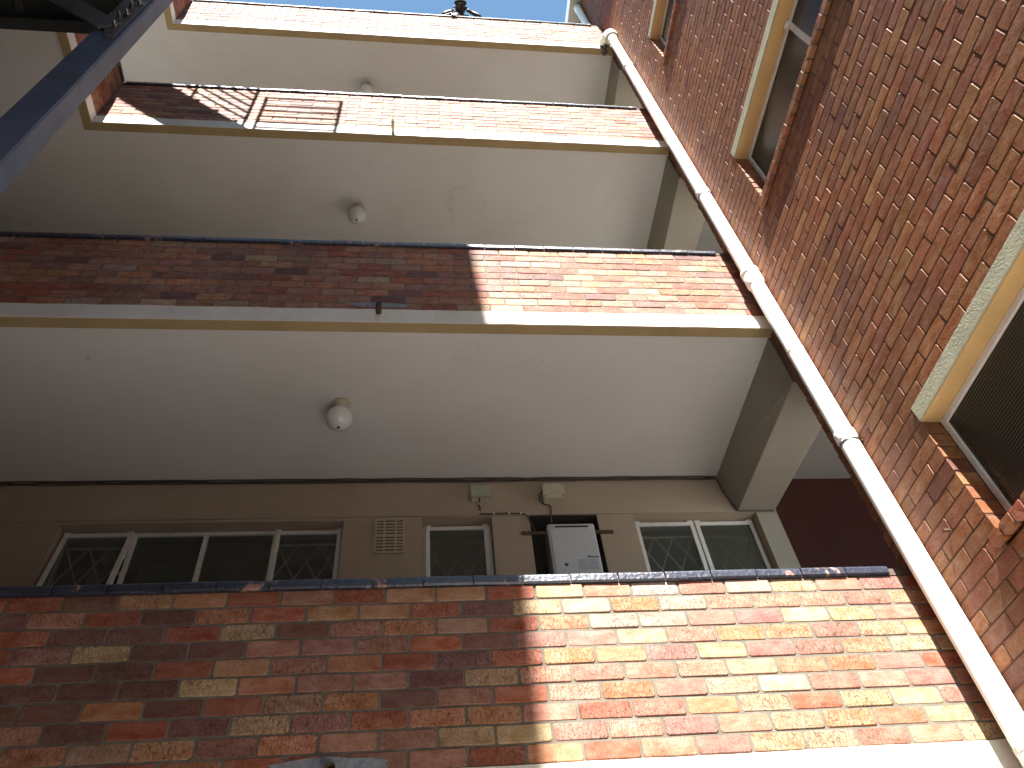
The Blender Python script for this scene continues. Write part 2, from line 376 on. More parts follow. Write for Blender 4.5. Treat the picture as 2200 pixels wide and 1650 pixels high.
def stuff_bricks(parent, lst, depth, facing, rnd, mat, rustic=False, name='brick_courses'):
    V = []; F = []; off = Vector(parent.location); R = Matrix.Rotation(ROT[facing], 3, 'Z')
    for cx, L, h in lst:
        v, f = brick_geo(L, h, depth, rnd, rustic); k = len(V)
        V += [tuple(R @ Vector(p) + Vector(cx) - off) for p in v]; F += [[k + i for i in q] for q in f]
    me = bpy.data.meshes.new(name); me.from_pydata(V, [], F); me.update(); me.materials.append(M[mat])
    o = bpy.data.objects.new(name, me); COL.objects.link(o); o.parent = parent; o['kind'] = 'stuff'
    return o
def project(p):
    q = M3.transposed() @ (Vector(p) - CAMP); z = -q.z
    if z < .05: return None
    return 1100 + 1649.03 * q.x / z, 825 - 1649.03 * q.y / z, z

# ------------------------------------------------------------------ ground, slabs, back walls
struct('ground', MB().box((-40, -40, GROUND - .3), (40, 40, GROUND)), 'ground')
XR = 3.2; XLL = -9.0
for i in range(4):
    zc = CEIL[i]; zt = ZT[i] - HB
    mb = MB().box((XLL, .08, zc), (.38, YB + .15, zt - .004))
    struct('passage_ceiling', MB().box((.3805, .08, zc), (XR, YB + .15, zt - .004)), 'passage')
    if i >= 2: mb.box((XLL, -1.72, zc), (XL - .08, .08, zt - .004))
    struct('balcony_slab', mb, 'ceiling')
    struct('gallery_floor', MB().box((XLL, .08, zt - .004), (XR, YB - .002, zt + .012)), 'floor' if i < 1 else 'floor_bounce')
# reveal openings on the first-floor back wall: (x0, x1, z0, z1)
OPEN = [(-5.064, -3.042, 2.45, 3.642), (-2.455, -1.921, 2.45, 3.659), (-1.629, -1.091, 2.2, 3.669), (-.797, .224, 2.45, 3.668)]
def wall_with_openings(x0, x1, z0, z1, y0, y1, ops):
    mb = MB(); xs = x0
    for a, b, c, d in ops:
        mb.box((xs, y0, z0), (a, y1, z1)); mb.box((a, y0, z0), (b, y1, c)); mb.box((a, y0, d), (b, y1, z1)); xs = b
    mb.box((xs, y0, z0), (x1, y1, z1)); return mb
bw = thing('back_wall', (-2, YB, ZT[0] - HB), 'beige plastered gallery wall behind the lowest brick parapet, with windows and heater recess', 'wall')
wall_with_openings(XLL, .2245, ZT[0] - HB, 3.666, YB, YB + .22, [(a, b, c, min(d, 3.6659)) for a, b, c, d in OPEN]).build('plaster', 'wall', bw)
MB().box((XLL, YB - .006, 3.670), (.40, YB + .22, CEIL[1])).build('lintel_beam', 'wall', bw, .002)
MB().box((.225, YB + .0005, ZT[0] - HB), (.40, YB + .2195, 3.6655)).build('pier', 'beam', bw)  # end of the same wall, darker paint standing in for shade
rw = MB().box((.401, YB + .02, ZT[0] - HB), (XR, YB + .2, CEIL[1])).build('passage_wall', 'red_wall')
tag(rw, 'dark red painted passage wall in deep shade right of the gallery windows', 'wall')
for i in range(1, 4):
    zt = ZT[i] - HB; top = CEIL[i + 1] if i < 3 else zt - .0
    if i < 3:
        o = MB().box((XLL, YB, zt), (XR, YB + .2, CEIL[i + 1])).build('gallery_wall', 'wall')
        tag(o, ['', 'plain beige gallery wall behind the second parapet from the bottom', 'plain beige gallery wall behind the third parapet from the bottom'][i], 'wall')
tag(MB().box((XLL, YB, GROUND), (XR, YB + .2, CEIL[0])).build('ground_floor_wall', 'wall'), 'beige ground floor wall below the lowest gallery', 'wall')
# downstand beams over the galleries beside the wing
for i in range(1, 4):
    bb_ = MB(); zt_ = CEIL[i] + .01; zf_, zk_ = CEIL[i] - .49, CEIL[i] - .368; yk = YB - .008
    bb_.v = [(0, .10, zt_), (.385, .10, zt_), (.385, yk, zt_), (0, yk, zt_), (0, .10, zf_), (.385, .10, zf_), (.385, yk, zk_), (.07, yk, zk_)]
    bb_.f = [[0, 1, 2, 3], [7, 6, 5, 4], [0, 4, 5, 1], [1, 5, 6, 2], [2, 6, 7, 3], [3, 7, 4, 0]]
    o = bb_.build('downstand_beam', 'beam', None, .006, base=(0, .1, CEIL[i] - .485))
    tag(o, ['', 'deep painted concrete beam across the lowest gallery ceiling beside the downpipe',
            'painted concrete beam across the middle gallery ceiling beside the downpipe',
            'painted concrete beam under the top gallery ceiling beside the pipe bend'][i], 'beam', 'beams crossing the gallery ceilings')

tag(MB().box((XR, .1, GROUND), (XR + .2, YB + .2, CEIL[3])).build('passage_light_stop', 'opposite', None, base=(XR, .8, GROUND)), 'unseen dark wall added to keep light out of the passage behind the brick wing', 'wall')  # unseen, added to close the passage off from light
# ------------------------------------------------------------------ brick parapets
ROWS = [  # first parapet, transcribed brick by brick: (index of first, colour codes)
    (-1, 'DAORMRAARYSCSCYSM'), (-1, 'RPORAARPYCOCSSSMA'), (-1, 'DPRYDSOTROCCSMYYS'), (-1, 'YDPSMSRPMSYSAOMYA'),
    (0, 'DRAMORPROOMTMMOY'), (-1, 'DPYOMMPTSSSTYOOMR'), (0, 'ODRTOPMRSOMTYMSM'), (0, 'RPYMROOSRSOTRYYM'),
    (-1, 'OTAMOSMYYMSMSYOOY'), (0, 'RORRMSRORSMAYSSYM')]
PLAB = ['brick parapet of the lowest gallery, nearest the camera, under a blue black coping',
        'second brick parapet from the bottom, half shaded, with a grey cement smear',
        'third brick parapet from the bottom, crossed by the shadow of stair railings',
        'topmost brick parapet against the sky with a man leaning over it']
def coping_piece(L, rnd):
    # rounded front edge profile in (y, z): front at y=-.012
    prof = [(-.010, -.004), (-.018, .004)]
    for a in range(0, 91, 22):
        t = math.radians(a); prof.append((-.018 + .016 * (1 - math.cos(t)), COPH - .016 + .016 * math.sin(t)))
    prof += [(.24, COPH + .004), (.24, -.004)]
    V = []; n_ = len(prof)
    for sx in (-L / 2, L / 2):
        jy = rnd.uniform(-.002, .002); jz = rnd.uniform(-.002, .002)
        V += [(sx, y + jy, z + jz) for y, z in prof]
    F = [[i, (i + 1) % n_, (i + 1) % n_ + n_, i + n_] for i in range(n_)] + [list(range(n_)), list(range(n_, 2 * n_))[::-1]]
    return V, F
COPM = []
for k in range(6):
    V, F = coping_piece(PITCH - .007, random.Random(k))
    me = bpy.data.meshes.new('coping_brick'); me.from_pydata(V, [], F)
    bm = bmesh.new(); bm.from_mesh(me); bmesh.ops.recalc_face_normals(bm, faces=bm.faces); bm.to_mesh(me); bm.free()
    me.materials.append(M['coping']); COPM.append(me)
def wavy(x0, x1, z0, z1, rnd):
    mb = MB(); n_ = int((x1 - x0) / .11)
    for q in range(n_ + 1):
        x = x0 + (x1 - x0) * q / n_; a = rnd.uniform(-.0016, .0016); b_ = rnd.uniform(-.0015, .0035); yy = -.0035 + rnd.uniform(-.0012, .0012)
        mb.v += [(x, yy, z0 + a), (x, yy, z1 + b_), (x, .078, z1), (x, .078, z0)]
        if q: k = 4 * q; mb.f += [[k - 4 + e, k - 4 + (e + 1) % 4, k + (e + 1) % 4, k + e] for e in range(4)]
    mb.f += [[0, 1, 2, 3], [4 * n_, 4 * n_ + 3, 4 * n_ + 2, 4 * n_ + 1]]
    return mb
WTS = 'RRRSSSSSSOOOMMMTCAYRPSTO'
for pi in range(4):
    rnd = random.Random(100 + pi)
    zt = ZT[pi]; zb = zt - HB; xleft = -6.9 if pi == 0 else (-6.8 if pi == 1 else XL)
    P = thing('parapet_wall', (-3, 0, zb), PLAB[pi], 'parapet', 'brick gallery parapets')
    mb = MB().box((xleft if pi < 2 else XL - .2, .0045, zb), (-.0, .225, zt - COPH - .002))
    if pi >= 2: mb.box((XL - .2, -1.8, zb), (XL - .0045, .0044, zt - COPH - .002)); mb.box((XLL, -1.8, zb), (XL - .201, -1.6, zt - COPH - .002))
    mb.build('mortar_core', 'mortar', P)
    lst = []; extra = []
    for r in range(10):
        zc = zt - COPH - (r + .5) * CP
        ph = X0 + (PITCH / 2 if (r % 2) else 0.0) + (0 if pi == 0 else rnd.uniform(-.006, .006) + .05 * pi)
        i = math.floor((xleft - ph) / PITCH) - 0
        while True:
            a = max(ph + i * PITCH + JT / 2, xleft + .004); bb = min(ph + (i + 1) * PITCH - JT / 2, -.004)
            if a > -.03: break
            if bb - a > .03:
                code = rnd.choice(WTS)
                if pi == 0:
                    s0, st = ROWS[r]
                    if s0 <= i < s0 + len(st): code = st[i - s0]
                    elif i < s0: code = rnd.choice('DDRRMPSDO')
                lst.append(((a + bb) / 2, zc, bb - a, code))
            i += 1
    lst.sort(key=lambda t: -t[0])
    for k, (x, z, L, code) in enumerate(lst):
        y = rnd.uniform(-.0015, .0025)
        if k < 300: place_brick(P, (x, y, z), round(L, 3), CP - JT, .05, 'S', code, rnd)
        else: extra.append(((x, y, z), L, CP - JT))
    if extra: stuff_bricks(P, extra, .05, 'S', rnd, 'brick_i')
    n_done = min(len(lst), 300)
    if pi >= 2:     # return of the landing bay, faces +x
        far = []
        for r in range(10):
            zc = zt - COPH - (r + .5) * CP; y = 0.0 - (PITCH / 2 if r % 2 else 0)
            if r % 2: far.append(((XL, -.052, zc), .095, CP - JT))
            q = 0
            while y > -1.8:
                y1 = max(y - PITCH, -1.8); L = y - y1 - JT
                if q < 4 and n_done < 300:
                    place_brick(P, (XL, (y + y1) / 2, zc), round(L, 3), CP - JT, .05, 'E', rnd.choice('OORSOAMR'), rnd); n_done += 1
                elif L > .03: far.append(((XL, (y + y1) / 2, zc), L, CP - JT))
                y = y1; q += 1
        stuff_bricks(P, far, .05, 'E', rnd, 'brick_i')
    # cream band and its tan drip underside
    zlo = zt - HD
    if pi < 2:
        wavy(xleft, -.0005, zlo, zb - .001, rnd).build('concrete_band', 'band', P)
        MB().box((xleft, .001, zlo - .005), (-.001, .079, zlo - .0022)).build('drip_edge', 'soffit_edge', P)
    else:
        wavy(XL, -.0005, zlo, zb - .001, rnd).box((XL - .079, -1.8, zlo), (XL + .003, .0779, zb - .0012)).box((XLL, -1.8, zlo), (XL - .08, -1.72, zb - .001)).build('concrete_band', 'band', P)
        MB().box((XL + .001, .001, zlo - .005), (-.001, .079, zlo - .0022)).box((XL - .078, -1.79, zlo - .0032), (XL + .0005, .0788, zlo - .0006)).build('drip_edge', 'soffit_edge', P)
    # coping bricks
    x = -.006; k = 0; zc0 = zt - COPH
    MB().box((xleft if pi < 2 else XL - .19, -.001, zc0 - .001), (-.003, .21, zt - .012)).build('coping_bed', 'mortar_dark', P)
    x = X0 + .232 * 16 + .06
    while x - PITCH / 2 > xleft:
        xe = x + PITCH / 2
        if x + PITCH / 2 < .01:
            o = bpy.data.objects.new('coping_brick', rnd.choice(COPM)); COL.objects.link(o); o.parent = P
            o.location = Vector((x, rnd.uniform(-.0015, .0015), zc0)) - P.location; o.rotation_euler = (rnd.uniform(-.01, .01), rnd.uniform(-.004, .004), 0)
        x -= PITCH
    if pi >= 2:
        y = -.13
        while y > -1.8:
            o = bpy.data.objects.new('coping_brick', rnd.choice(COPM)); COL.objects.link(o); o.parent = P
            o.location = Vector((XL, y, zc0)) - P.location; o.rotation_euler = (0, 0, math.pi / 2); y -= PITCH

# cement smears and drain stubs
def smear(name, cx, cz, w, h, seed, label, y=-.0035):
    rnd = random.Random(seed); mb = MB(); n_ = 26; k = 0
    for yy in (y, .004):
        mb.v.append((cx, yy, cz))
        rr = random.Random(seed)
        for i in range(n_):
            a = 2 * math.pi * i / n_; s_ = .9 + .10 * math.sin(2 * a + seed) + .07 * math.sin(5 * a + seed * 2) + .04 * math.sin(9 * a); mb.v.append((cx + math.cos(a) * w / 2 * s_, yy, cz + math.sin(a) * h / 2 * s_))
    for i in range(n_):
        i2 = (i + 1) % n_; mb.f.append([0, 1 + i, 1 + i2]); mb.f.append([n_ + 1, n_ + 2 + i2, n_ + 2 + i]); mb.f.append([1 + i, n_ + 2 + i, n_ + 2 + i2, 1 + i2])
    o = mb.build(name, 'cement', None, base=(cx, 0, cz)); return tag(o, label, 'cement patch')
smear('cement_patch', -2.76, 4.216, .44, .062, 3, 'grey blue cement smear around the rusty stub on the second parapet')
smear('cement_patch', -2.80, 1.155, .46, .066, 9, 'grey cement smear low on the lowest parapet at the bottom edge')
def stub(x, z, ln, r, mat, label):
    t = MB(); t.tube([(x, .02, z), (x + .001, -ln * .5, z + .001), (x + .002, -ln, z - .002)], r, 14, cap=False)
    t.tube([(x + .002, -ln, z - .002), (x + .002, -ln + .001, z - .002), (x, .0, z)], [r, r * .72, r * .72], 14, cap=False)
    t.v.append((x, .0, z))
    o = t.build('drain_stub', mat, None, base=(x, 0, z)); return tag(o, label, 'drain pipe', 'drain stubs in the parapet bands')
stub(-2.757, 4.118, .085, .019, 'rust', 'short rusty drain stub poking from the second parapet beside grey cement')
stub(-2.755, 7.130, .125, .016, 'boxcream', 'short tan drain stub poking from the third parapet above its band')
stub(-2.80, 1.112, .085, .019, 'rust', 'rusty drain stub at the foot of the lowest parapet')

# ------------------------------------------------------------------ brick wing at right angles
WC = .08459; WJ = .008; WY = -.609; WZ0 = 1.744; WH = .6767; WYE = -2.75
W = thing('wing_wall', (0, -2, GROUND), 'tall rough brown brick wing wall at right angles to the galleries', 'wall')
WIN = [(WZ0 + k * 36 * WC) for k in range(-1, 4)]
cells = []
def in_win(zc):
    for z0 in WIN:
        if z0 - .5 * WC < zc < z0 + 9 * WC: return z0
    return None
rnd = random.Random(55)
WTOP = 12.728
k0 = int((GROUND - WZ0) / WC) - 1; kk = int((WTOP - WZ0) / WC)
zreal = lambda k: WZ0 + (k + .5) * WC
core = MB()
for k in range(k0, kk):
    zc = zreal(k)
    ph = .07 + (PITCH / 2 if k % 2 else 0) + rnd.uniform(-.012, .012)
    segs = []
    kw = (k - 0) % 36
    blocked = None
    if 0 <= kw <= 7: blocked = (WYE, WY)                       # window
    elif kw == 8: blocked = (WYE - .15, WY + .0)               # lintel course
    elif kw == 35: blocked = (WYE - .02, WY + .035)            # sill course
    ys = (.60 if zc > 10.35 else .07) + rnd.uniform(-.006, .007)
    y = ys; first = True
    while y > -6.0:
        y1 = ph - math.ceil((ph - y + 1e-6) / PITCH) * PITCH
        if y - y1 < .04: y1 -= PITCH
        a, b_ = y, y1 + WJ
        def add(a, b_):
            if a - b_ > .035: cells.append(((0, (a + b_) / 2, zc), round(a - b_, 3)))
        if blocked:
            lo, hi = blocked
            if b_ >= hi or a <= lo: add(a, b_)
            else:
                if a > hi: add(a, max(b_, hi))
                if b_ < lo: add(min(a, lo - WJ), b_)
        else: add(a, b_)
        y = y1
def score(c):
    q = project(c[0])
    if q is None or not (-60 < q[0] < 2260 and -60 < q[1] < 1710): return 0
    return 1 / q[2] ** 2 * (abs((Vector(c[0]) - CAMP).normalized().x) ** .5)
cells.sort(key=lambda c: -score(c))
CW = 'aaaabbbbcccdeffgga'
for n_, (c, L) in enumerate(cells):
    if n_ >= 296: break
    place_brick(W, (c[0] + rnd.uniform(-.0013, .0010), c[1], c[2]), L, WC - WJ, .102, 'W', rnd.choice(CW), rnd, True)
stuff_bricks(W, [((c[0] + rnd.uniform(-.0013, .0010), c[1], c[2]), L, WC - WJ) for c, L in cells[296:]], .102, 'W', rnd, 'rock_i', True)
# mortar bed behind the brick faces, leaving the openings free
zz = GROUND
for z0 in WIN:
    core.box((.0024, -6, zz), (.12, .052, z0 - WC if z0 > -1 else z0))
    za, zb_ = z0 - WC, z0 + 9 * WC
    core.box((.0024, WY + .005, za), (.12, .052, zb_)); core.box((.0024, -6, za), (.12, WYE - .006, zb_)); zz = zb_
core.box((.0024, -6, zz), (.12, .052, WTOP))
core.box((.0025, .0525, 10.31), (.1199, .58, WTOP))
core.build('mortar_bed', 'mortar_wing', W)
MB().box((.45, -6, GROUND), (.6, .1, WTOP)).box((.121, .04, GROUND), (.6, .098, CEIL[3] + .3)).build('inner_leaf', 'wall', W)
WLAB = ['', 'lowest reeded window in the brick wing, largest in view at the right edge', 'middle reeded window in the brick wing with a white mullion', 'upper reeded window in the brick wing cut by the top edge', 'topmost reeded window of the brick wing']
def reeded(parent, y0, y1, z0, z1, x):
    mb = MB(); rows = int((z1 - z0) / .0155); prof = []
    for r in range(rows):
        for q in range(4):
            zq = z0 + (r + q / 4) * (z1 - z0) / rows; prof.append((x + [0, -.0022, -.003, -.0022][q], zq))
    prof.append((x, z1))
    for xx, z_ in prof: mb.v += [(xx, y0, z_), (xx, y1, z_)]
    for i in range(len(prof) - 1): mb.f.append([2 * i, 2 * i + 1, 2 * i + 3, 2 * i + 2]); mb.sm.append(i)
    k = len(mb.v); mb.v += [(x + .004, y0, z0), (x + .004, y1, z0), (x + .004, y1, z1), (x + .004, y0, z1)]; mb.f.append([k, k + 1, k + 2, k + 3])
    return mb.build('reeded_pane', 'reeded', parent)
for wi, z0 in enumerate(WIN):
    if wi == 0 or wi == 4: 
        if wi == 0: continue
    T = thing('reeded_window', (.1, -1.7, z0), WLAB[wi], 'window', 'reeded windows in the brick wing')
    z1 = z0 + 8 * WC
    LZ1 = z1 + .0915
    MB().box((-.006, WYE - .15, z1 + .002), (.004, WY - .004, LZ1)).build('lintel', 'lintel', T, .002)
    MB().box((.0045, WYE - .15, z1), (.13, WY + .12, LZ1 - .004)).build('lintel_soffit', 'lintel_soffit', T)
    fx0, fx1, fw = .104, .134, .034
    fr = MB().box((fx0, WYE, z1 - fw), (fx1, WY - .002, z1 - .001)).box((fx0, WYE, z0 + .0), (fx1, WY - .002, z0 + fw))
    fr.box((fx0, WY - fw, z0 + fw), (fx1, WY - .002, z1 - fw)).box((fx0, WYE, z0 + fw), (fx1, WYE + fw, z1 - fw))
    fr.build('frame', 'frame', T, .003)
    ym = -1.63
    MB().box((fx0 - .004, ym - .02, z0 + fw), (fx1, ym + .02, z1 - fw)).build('mullion', 'frame', T, .003)
    MB().box((fx0 - .025, ym - .02, z1 - fw - .004), (fx0, ym + .022, z1 - .012)).box((fx0 - .03, ym - .004, z1 - fw - .012), (fx0 - .012, ym + .03, z1 - fw + .006)).build('hinge', 'frame', T, .002)
    reeded(T, ym + .02, WY - fw, z0 + fw, z1 - fw, .118); reeded(T, WYE + fw, ym - .02, z0 + fw, z1 - fw, .118)
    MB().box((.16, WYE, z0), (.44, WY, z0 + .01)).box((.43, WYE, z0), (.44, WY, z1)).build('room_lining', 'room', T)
    # brick-on-edge sill, each brick its own
    y = WY + .045; k = 0; rr = random.Random(wi + 30)
    sm_ = [brick_mesh(.112, .075, .10, True, rr, 4) for _ in range(4)]
    while y - .08 > WYE - .03:
        v, f = brick_geo(.084, .060, .15, rr, False)
        me = bpy.data.meshes.new('sill_brick'); me.from_pydata(v, [], f); me.materials.append(M['rock'])
        o = bpy.data.objects.new('sill_brick', me); COL.objects.link(o); o.parent = T
        o.location = Vector((-.024 + rr.uniform(-.0015, .0015), y - .043, z0 - .036 + rr.uniform(-.002, .002))) - T.location
        o.rotation_euler = (rr.uniform(-.05, .05), math.radians(9) , ROT['W'])
        o.rotation_euler = Matrix.Rotation(ROT['W'], 3, 'Z').to_euler(); c = PAL[rr.choice('abcfaR')]; o.color = (*c, 1)
        y -= .0875
    MB().box((-.0215, WYE, z0 - .062), (.1, WY + .028, z0 - .014)).build('sill_mortar', 'mortar_dark', T)
# roof pier seen past the wing, with the upper vent pipe
RS = thing('roof_overhang', (0, -2, 12.73), 'painted concrete roof edge overhanging the top of the brick wing', 'roof')
MB().box((-.178, -6.0, 12.732), (.6, 1.6, 12.95)).build('slab_edge', 'beam', RS, .004)
MB().box((-.186, -6.0, 12.745), (-.1785, 1.6, 12.96)).build('fascia', 'pvc', RS)
vp = thing('vent_pipe', (-.06, .18, 10.3), 'upper pipe end standing against the sky behind the topmost parapet', 'pipe')
pts = [(-.058, .185, 10.26), (-.058, .185, 12.60), (-.058, .185, 12.68), (-.058, .185, 12.715), (-.058, .185, 12.73)]
MB().tube(pts, [.052, .052, .048, .042, .035], 20).build('pipe_run', 'pvc', vp)
MB().tube([(-.062, .185, 12.55), (-.062, .185, 12.70)], .056, 20).build('socket', 'pvc', vp)

# nail and anchor marks
tag(MB().tube([(0.01, -.37, 1.93), (-.028, -.37, 1.93)], .008, 8).box((-.031, -.379, 1.922), (-.027, -.361, 1.938)).build('wall_bolt', 'rust', None, base=(0, -.37, 1.93)), 'small rusty bolt in the wing brickwork left of the lowest window', 'bolt')

# ------------------------------------------------------------------ downpipe in the corner
PX, PY, PR = -.062, -.152, .0545
D = thing('downpipe', (PX, PY, GROUND), 'long white plastic downpipe running up the corner between gallery parapets and wing', 'pipe')
joints = [-.2, 2.81, 4.51, 5.79, 9.02]
zz = GROUND
jall = joints + [9.98]
for j in jall:
    MB().tube([(PX, PY, zz), (PX, PY, j - .012)], PR, 32).build('pipe_length', 'pvc', D); zz = j - .012
for j in joints:
    big = abs(j - 4.51) < .01
    L = .19 if big else .075; r = PR + (.013 if big else .0065)
    pr = [(PX, PY, j - L), (PX, PY, j - L + .012), (PX, PY, j - .02), (PX, PY, j - .006), (PX, PY, j)]
    rad = [PR + .001, r, r, r - .001, PR + .001]
    if big:
        pr = [(PX, PY, j - L), (PX, PY, j - L + .02), (PX, PY, j - .075), (PX, PY, j - .07), (PX, PY, j - .055), (PX, PY, j - .05), (PX, PY, j - .01), (PX, PY, j)]
        rad = [PR + .001, r - .002, r - .002, r - .006, r - .006, r + .001, r + .001, PR + .002]
    MB().tube(pr, rad, 32).build('socket', 'pvc', D)
    if not big:
        # thin metal clamp with ears on the wall side
        MB().tube([(PX, PY, j - .1), (PX, PY, j - .088)], PR + .0035, 32).box((PX + PR - .002, PY - .02, j - .102), (PX + PR + .014, PY - .006, j - .086)).tube([(PX + PR + .004, PY - .036, j - .094), (PX + PR + .004, PY + .004, j - .094)], .004, 8).build('clamp', 'bolt', D)
for zb_ in (1.0, 3.55, 6.9, 8.3):
    MB().tube([(PX, PY, zb_), (PX, PY, zb_ + .022)], PR + .003, 32).box((PX + PR * .4, PY - .012, zb_ + .002), (.002, PY + .012, zb_ + .02)).build('bracket', 'pvc_old', D)
# bend at the top: wide body, reducer and arm into the wall
bd = MB(); RB = .088
arc = [(-.10, .03, 10.24), (-.10, -.05, 10.24)]
cy, cz, rr_ = -.05, 10.24 - .10, .10
arc = [(-.105, .05, 10.235), (-.10, -.035, 10.235)] + [(PX - .03 + .03 * math.sin(t), -.035 - .117 * math.sin(t), 10.118 + .117 * math.cos(t)) for t in [math.radians(a) for a in (20, 40, 60, 75, 90)]] + [(PX, PY, 10.06), (PX, PY, 10.03)]
bd.tube(arc, [RB * .86, RB * .86, RB * .92, RB * .97, RB, RB, RB, RB, RB], 32)
bd.build('bend', 'pvc_old', D)
MB().tube([(PX, PY, 10.031), (PX, PY, 9.99), (PX, PY, 9.93)], [PR + .012, PR + .010, PR + .008], 32).build('reducer', 'pvc', D)
rr = random.Random(4); nb = MB()
for q in range(9):
    c = Vector((-.14 + rr.uniform(-.05, .06), .0 + rr.uniform(-.035, .07), 10.115 + rr.uniform(-.03, .025))); r = rr.uniform(.02, .042)
    k = len(nb.v); n1, n2 = 5, 8
    for i in range(n1 + 1):
        for j in range(n2):
            th = math.pi * i / n1; ph = 2 * math.pi * j / n2; s_ = r * rr.uniform(.75, 1.2)
            nb.v.append((c.x + s_ * math.sin(th) * math.cos(ph), c.y + s_ * math.sin(th) * math.sin(ph), c.z + s_ * .8 * math.cos(th)))
    for i in range(n1):
        for j in range(n2):
            j2 = (j + 1) % n2; nb.f.append([k + i * n2 + j, k + i * n2 + j2, k + (i + 1) * n2 + j2, k + (i + 1) * n2 + j])
tag(nb.build('broken_mortar', 'nest', None, base=(-.14, 0, 10.1)), 'dark broken mortar lump under the pipe bend at the top slab corner', 'mortar lump')

# ------------------------------------------------------------------ windows of the lowest gallery
def grille_bars(parent, x0, x1, z0, z1, y, step=.155, top=None):
    mb = MB(); top = top or z1 - .10
    mb.obox((x0, y, top), (x1, y, top), .012, .012)
    hgt = step * 1.02
    x = x0 - 3 * step
    while x < x1 + 3 * step:
        for sgn in (1, -1):
            xa, za, xb, zb2 = x, top, x + sgn * (top - z0) * .5 * 1.0, z0
            # clip to x0..x1
            t0, t1 = 0.0, 1.0; dx = xb - xa
            if abs(dx) > 1e-9:
                ta, tb = (x0 - xa) / dx, (x1 - xa) / dx
                t0, t1 = max(t0, min(ta, tb)), min(t1, max(ta, tb))
            if t1 > t0 + .01:
                mb.obox((xa + dx * t0, y, top + (z0 - top) * t0), (xa + dx * t1, y + .001 * sgn, top + (z0 - top) * t1), .010, .005, up=(0, 1, 0))
        x += step
    return mb.build('diamond_grille', 'frame', parent)
def sash(parent, x0, x1, z0, z1, y, ang=0.0, misty=False):
    f = .032; t = .03
    fr = MB().box((x0, y, z1 - f), (x1, y + t, z1)).box((x0, y, z0), (x1, y + t, z0 + f)).box((x0, y, z0 + f), (x0 + f, y + t, z1 - f)).box((x1 - f, y, z0 + f), (x1, y + t, z1 - f))
    hz = Vector((0, y, z1)); R = Matrix.Rotation(ang, 3, 'X')
    g = MB().box((x0 + f, y + .012, z0 + f), (x1 - f, y + .016, z1 - f))
    for mb in (fr, g): mb.v = [tuple(R @ (Vector(v) - hz) + hz) for v in mb.v]
    a = fr.build('sash', 'frame', parent, .003); g.build('pane', 'glass_mist' if misty else 'glass', parent)
def hinges(parent, xs, z, y):
    mb = MB()
    for x in xs: mb.tube([(x - .022, y - .004, z), (x + .022, y - .004, z)], .009, 10).box((x - .006, y - .012, z - .016), (x + .014, y + .006, z + .004))
    mb.build('hinge', 'frame', parent)
def room(parent, x0, x1, z0, z1):
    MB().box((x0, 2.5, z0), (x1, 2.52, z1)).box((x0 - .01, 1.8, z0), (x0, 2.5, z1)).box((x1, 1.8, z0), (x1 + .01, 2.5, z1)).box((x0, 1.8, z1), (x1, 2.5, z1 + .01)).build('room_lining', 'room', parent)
FY = 1.688
A = thing('steel_window', (-4.05, FY, 2.45), 'wide four pane steel window at the left, leftmost sash tilted open, green curtain inside', 'window', 'steel windows of the lowest gallery')
z1 = 3.612; z0 = 2.47
fr = MB().box((-5.062, FY, z1), (-3.045, FY + .035, z1 + .028)).box((-5.062, FY, z0 - .02), (-3.045, FY + .035, z0))
fr.build('frame', 'frame', A, .003)
for x in (-5.05, -4.558, -4.052, -3.548, -3.058): MB().box((x - .017, FY, z0), (x + .017, FY + .036, z1)).build('mullion', 'frame', A, .003)
sash(A, -5.045, -4.565, z0 + .01, z1 + .01, FY - .028, math.radians(-8.5))
sash(A, -3.542, -3.06, z0 + .01, z1 + .005, FY - .028, math.radians(-1.2))
for x0, x1 in ((-4.541, -4.069), (-4.035, -3.565)): MB().box((x0, FY + .015, z0), (x1, FY + .02, z1)).build('pane', 'glass', A)
hinges(A, (-5.03, -4.585, -3.53, -3.075), z1 + .012, FY - .02)
grille_bars(A, -5.03, -4.57, z0, z1, 1.75, .155, 3.55); grille_bars(A, -3.535, -3.07, z0, z1, 1.75, .155, 3.55)
cu = MB(); prev = None; xx = -4.53
while xx < -3.57:
    yq = 1.90 + .012 * math.sin(xx * 46) + .006 * math.sin(xx * 121); top = 3.50 + .03 * math.sin((xx + 4.53) * 3.0)
    cu.v += [(xx, yq, 2.47), (xx, yq, top), (xx, yq + .004, 2.47), (xx, yq + .004, top)]
    k = len(cu.v) - 4
    if prev is not None: cu.f += [[prev, k, k + 1, prev + 1], [prev + 2, prev + 3, k + 3, k + 2], [prev + 1, k + 1, k + 3, prev + 3]]
    prev = k; xx += .02
cu.sm = list(range(len(cu.f)))
tag(cu.build('curtain', 'curtain', None, base=(-4.05, 1.9, 2.47)), 'dark green curtain hanging behind the two middle panes of the wide window', 'curtain')
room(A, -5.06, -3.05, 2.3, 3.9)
B = thing('steel_window', (-2.19, FY, 2.45), 'narrow single sash steel window between the air brick and the water heater', 'window', 'steel windows of the lowest gallery')
z1 = 3.628
MB().box((-2.452, FY, z1), (-1.924, FY + .035, z1 + .028)).box((-2.452, FY, z0), (-2.42, FY + .035, z1)).box((-1.956, FY, z0), (-1.924, FY + .035, z1)).build('frame', 'frame', B, .003)
sash(B, -2.428, -1.95, z0, z1 + .005, FY - .03, math.radians(-3.0), True)
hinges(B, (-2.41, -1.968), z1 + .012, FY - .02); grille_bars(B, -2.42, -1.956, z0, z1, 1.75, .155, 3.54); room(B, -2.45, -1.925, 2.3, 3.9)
Cw = thing('steel_window', (-.28, FY, 2.45), 'two sash steel window right of the water heater, nearest the beam', 'window', 'steel windows of the lowest gallery')
z1 = 3.636
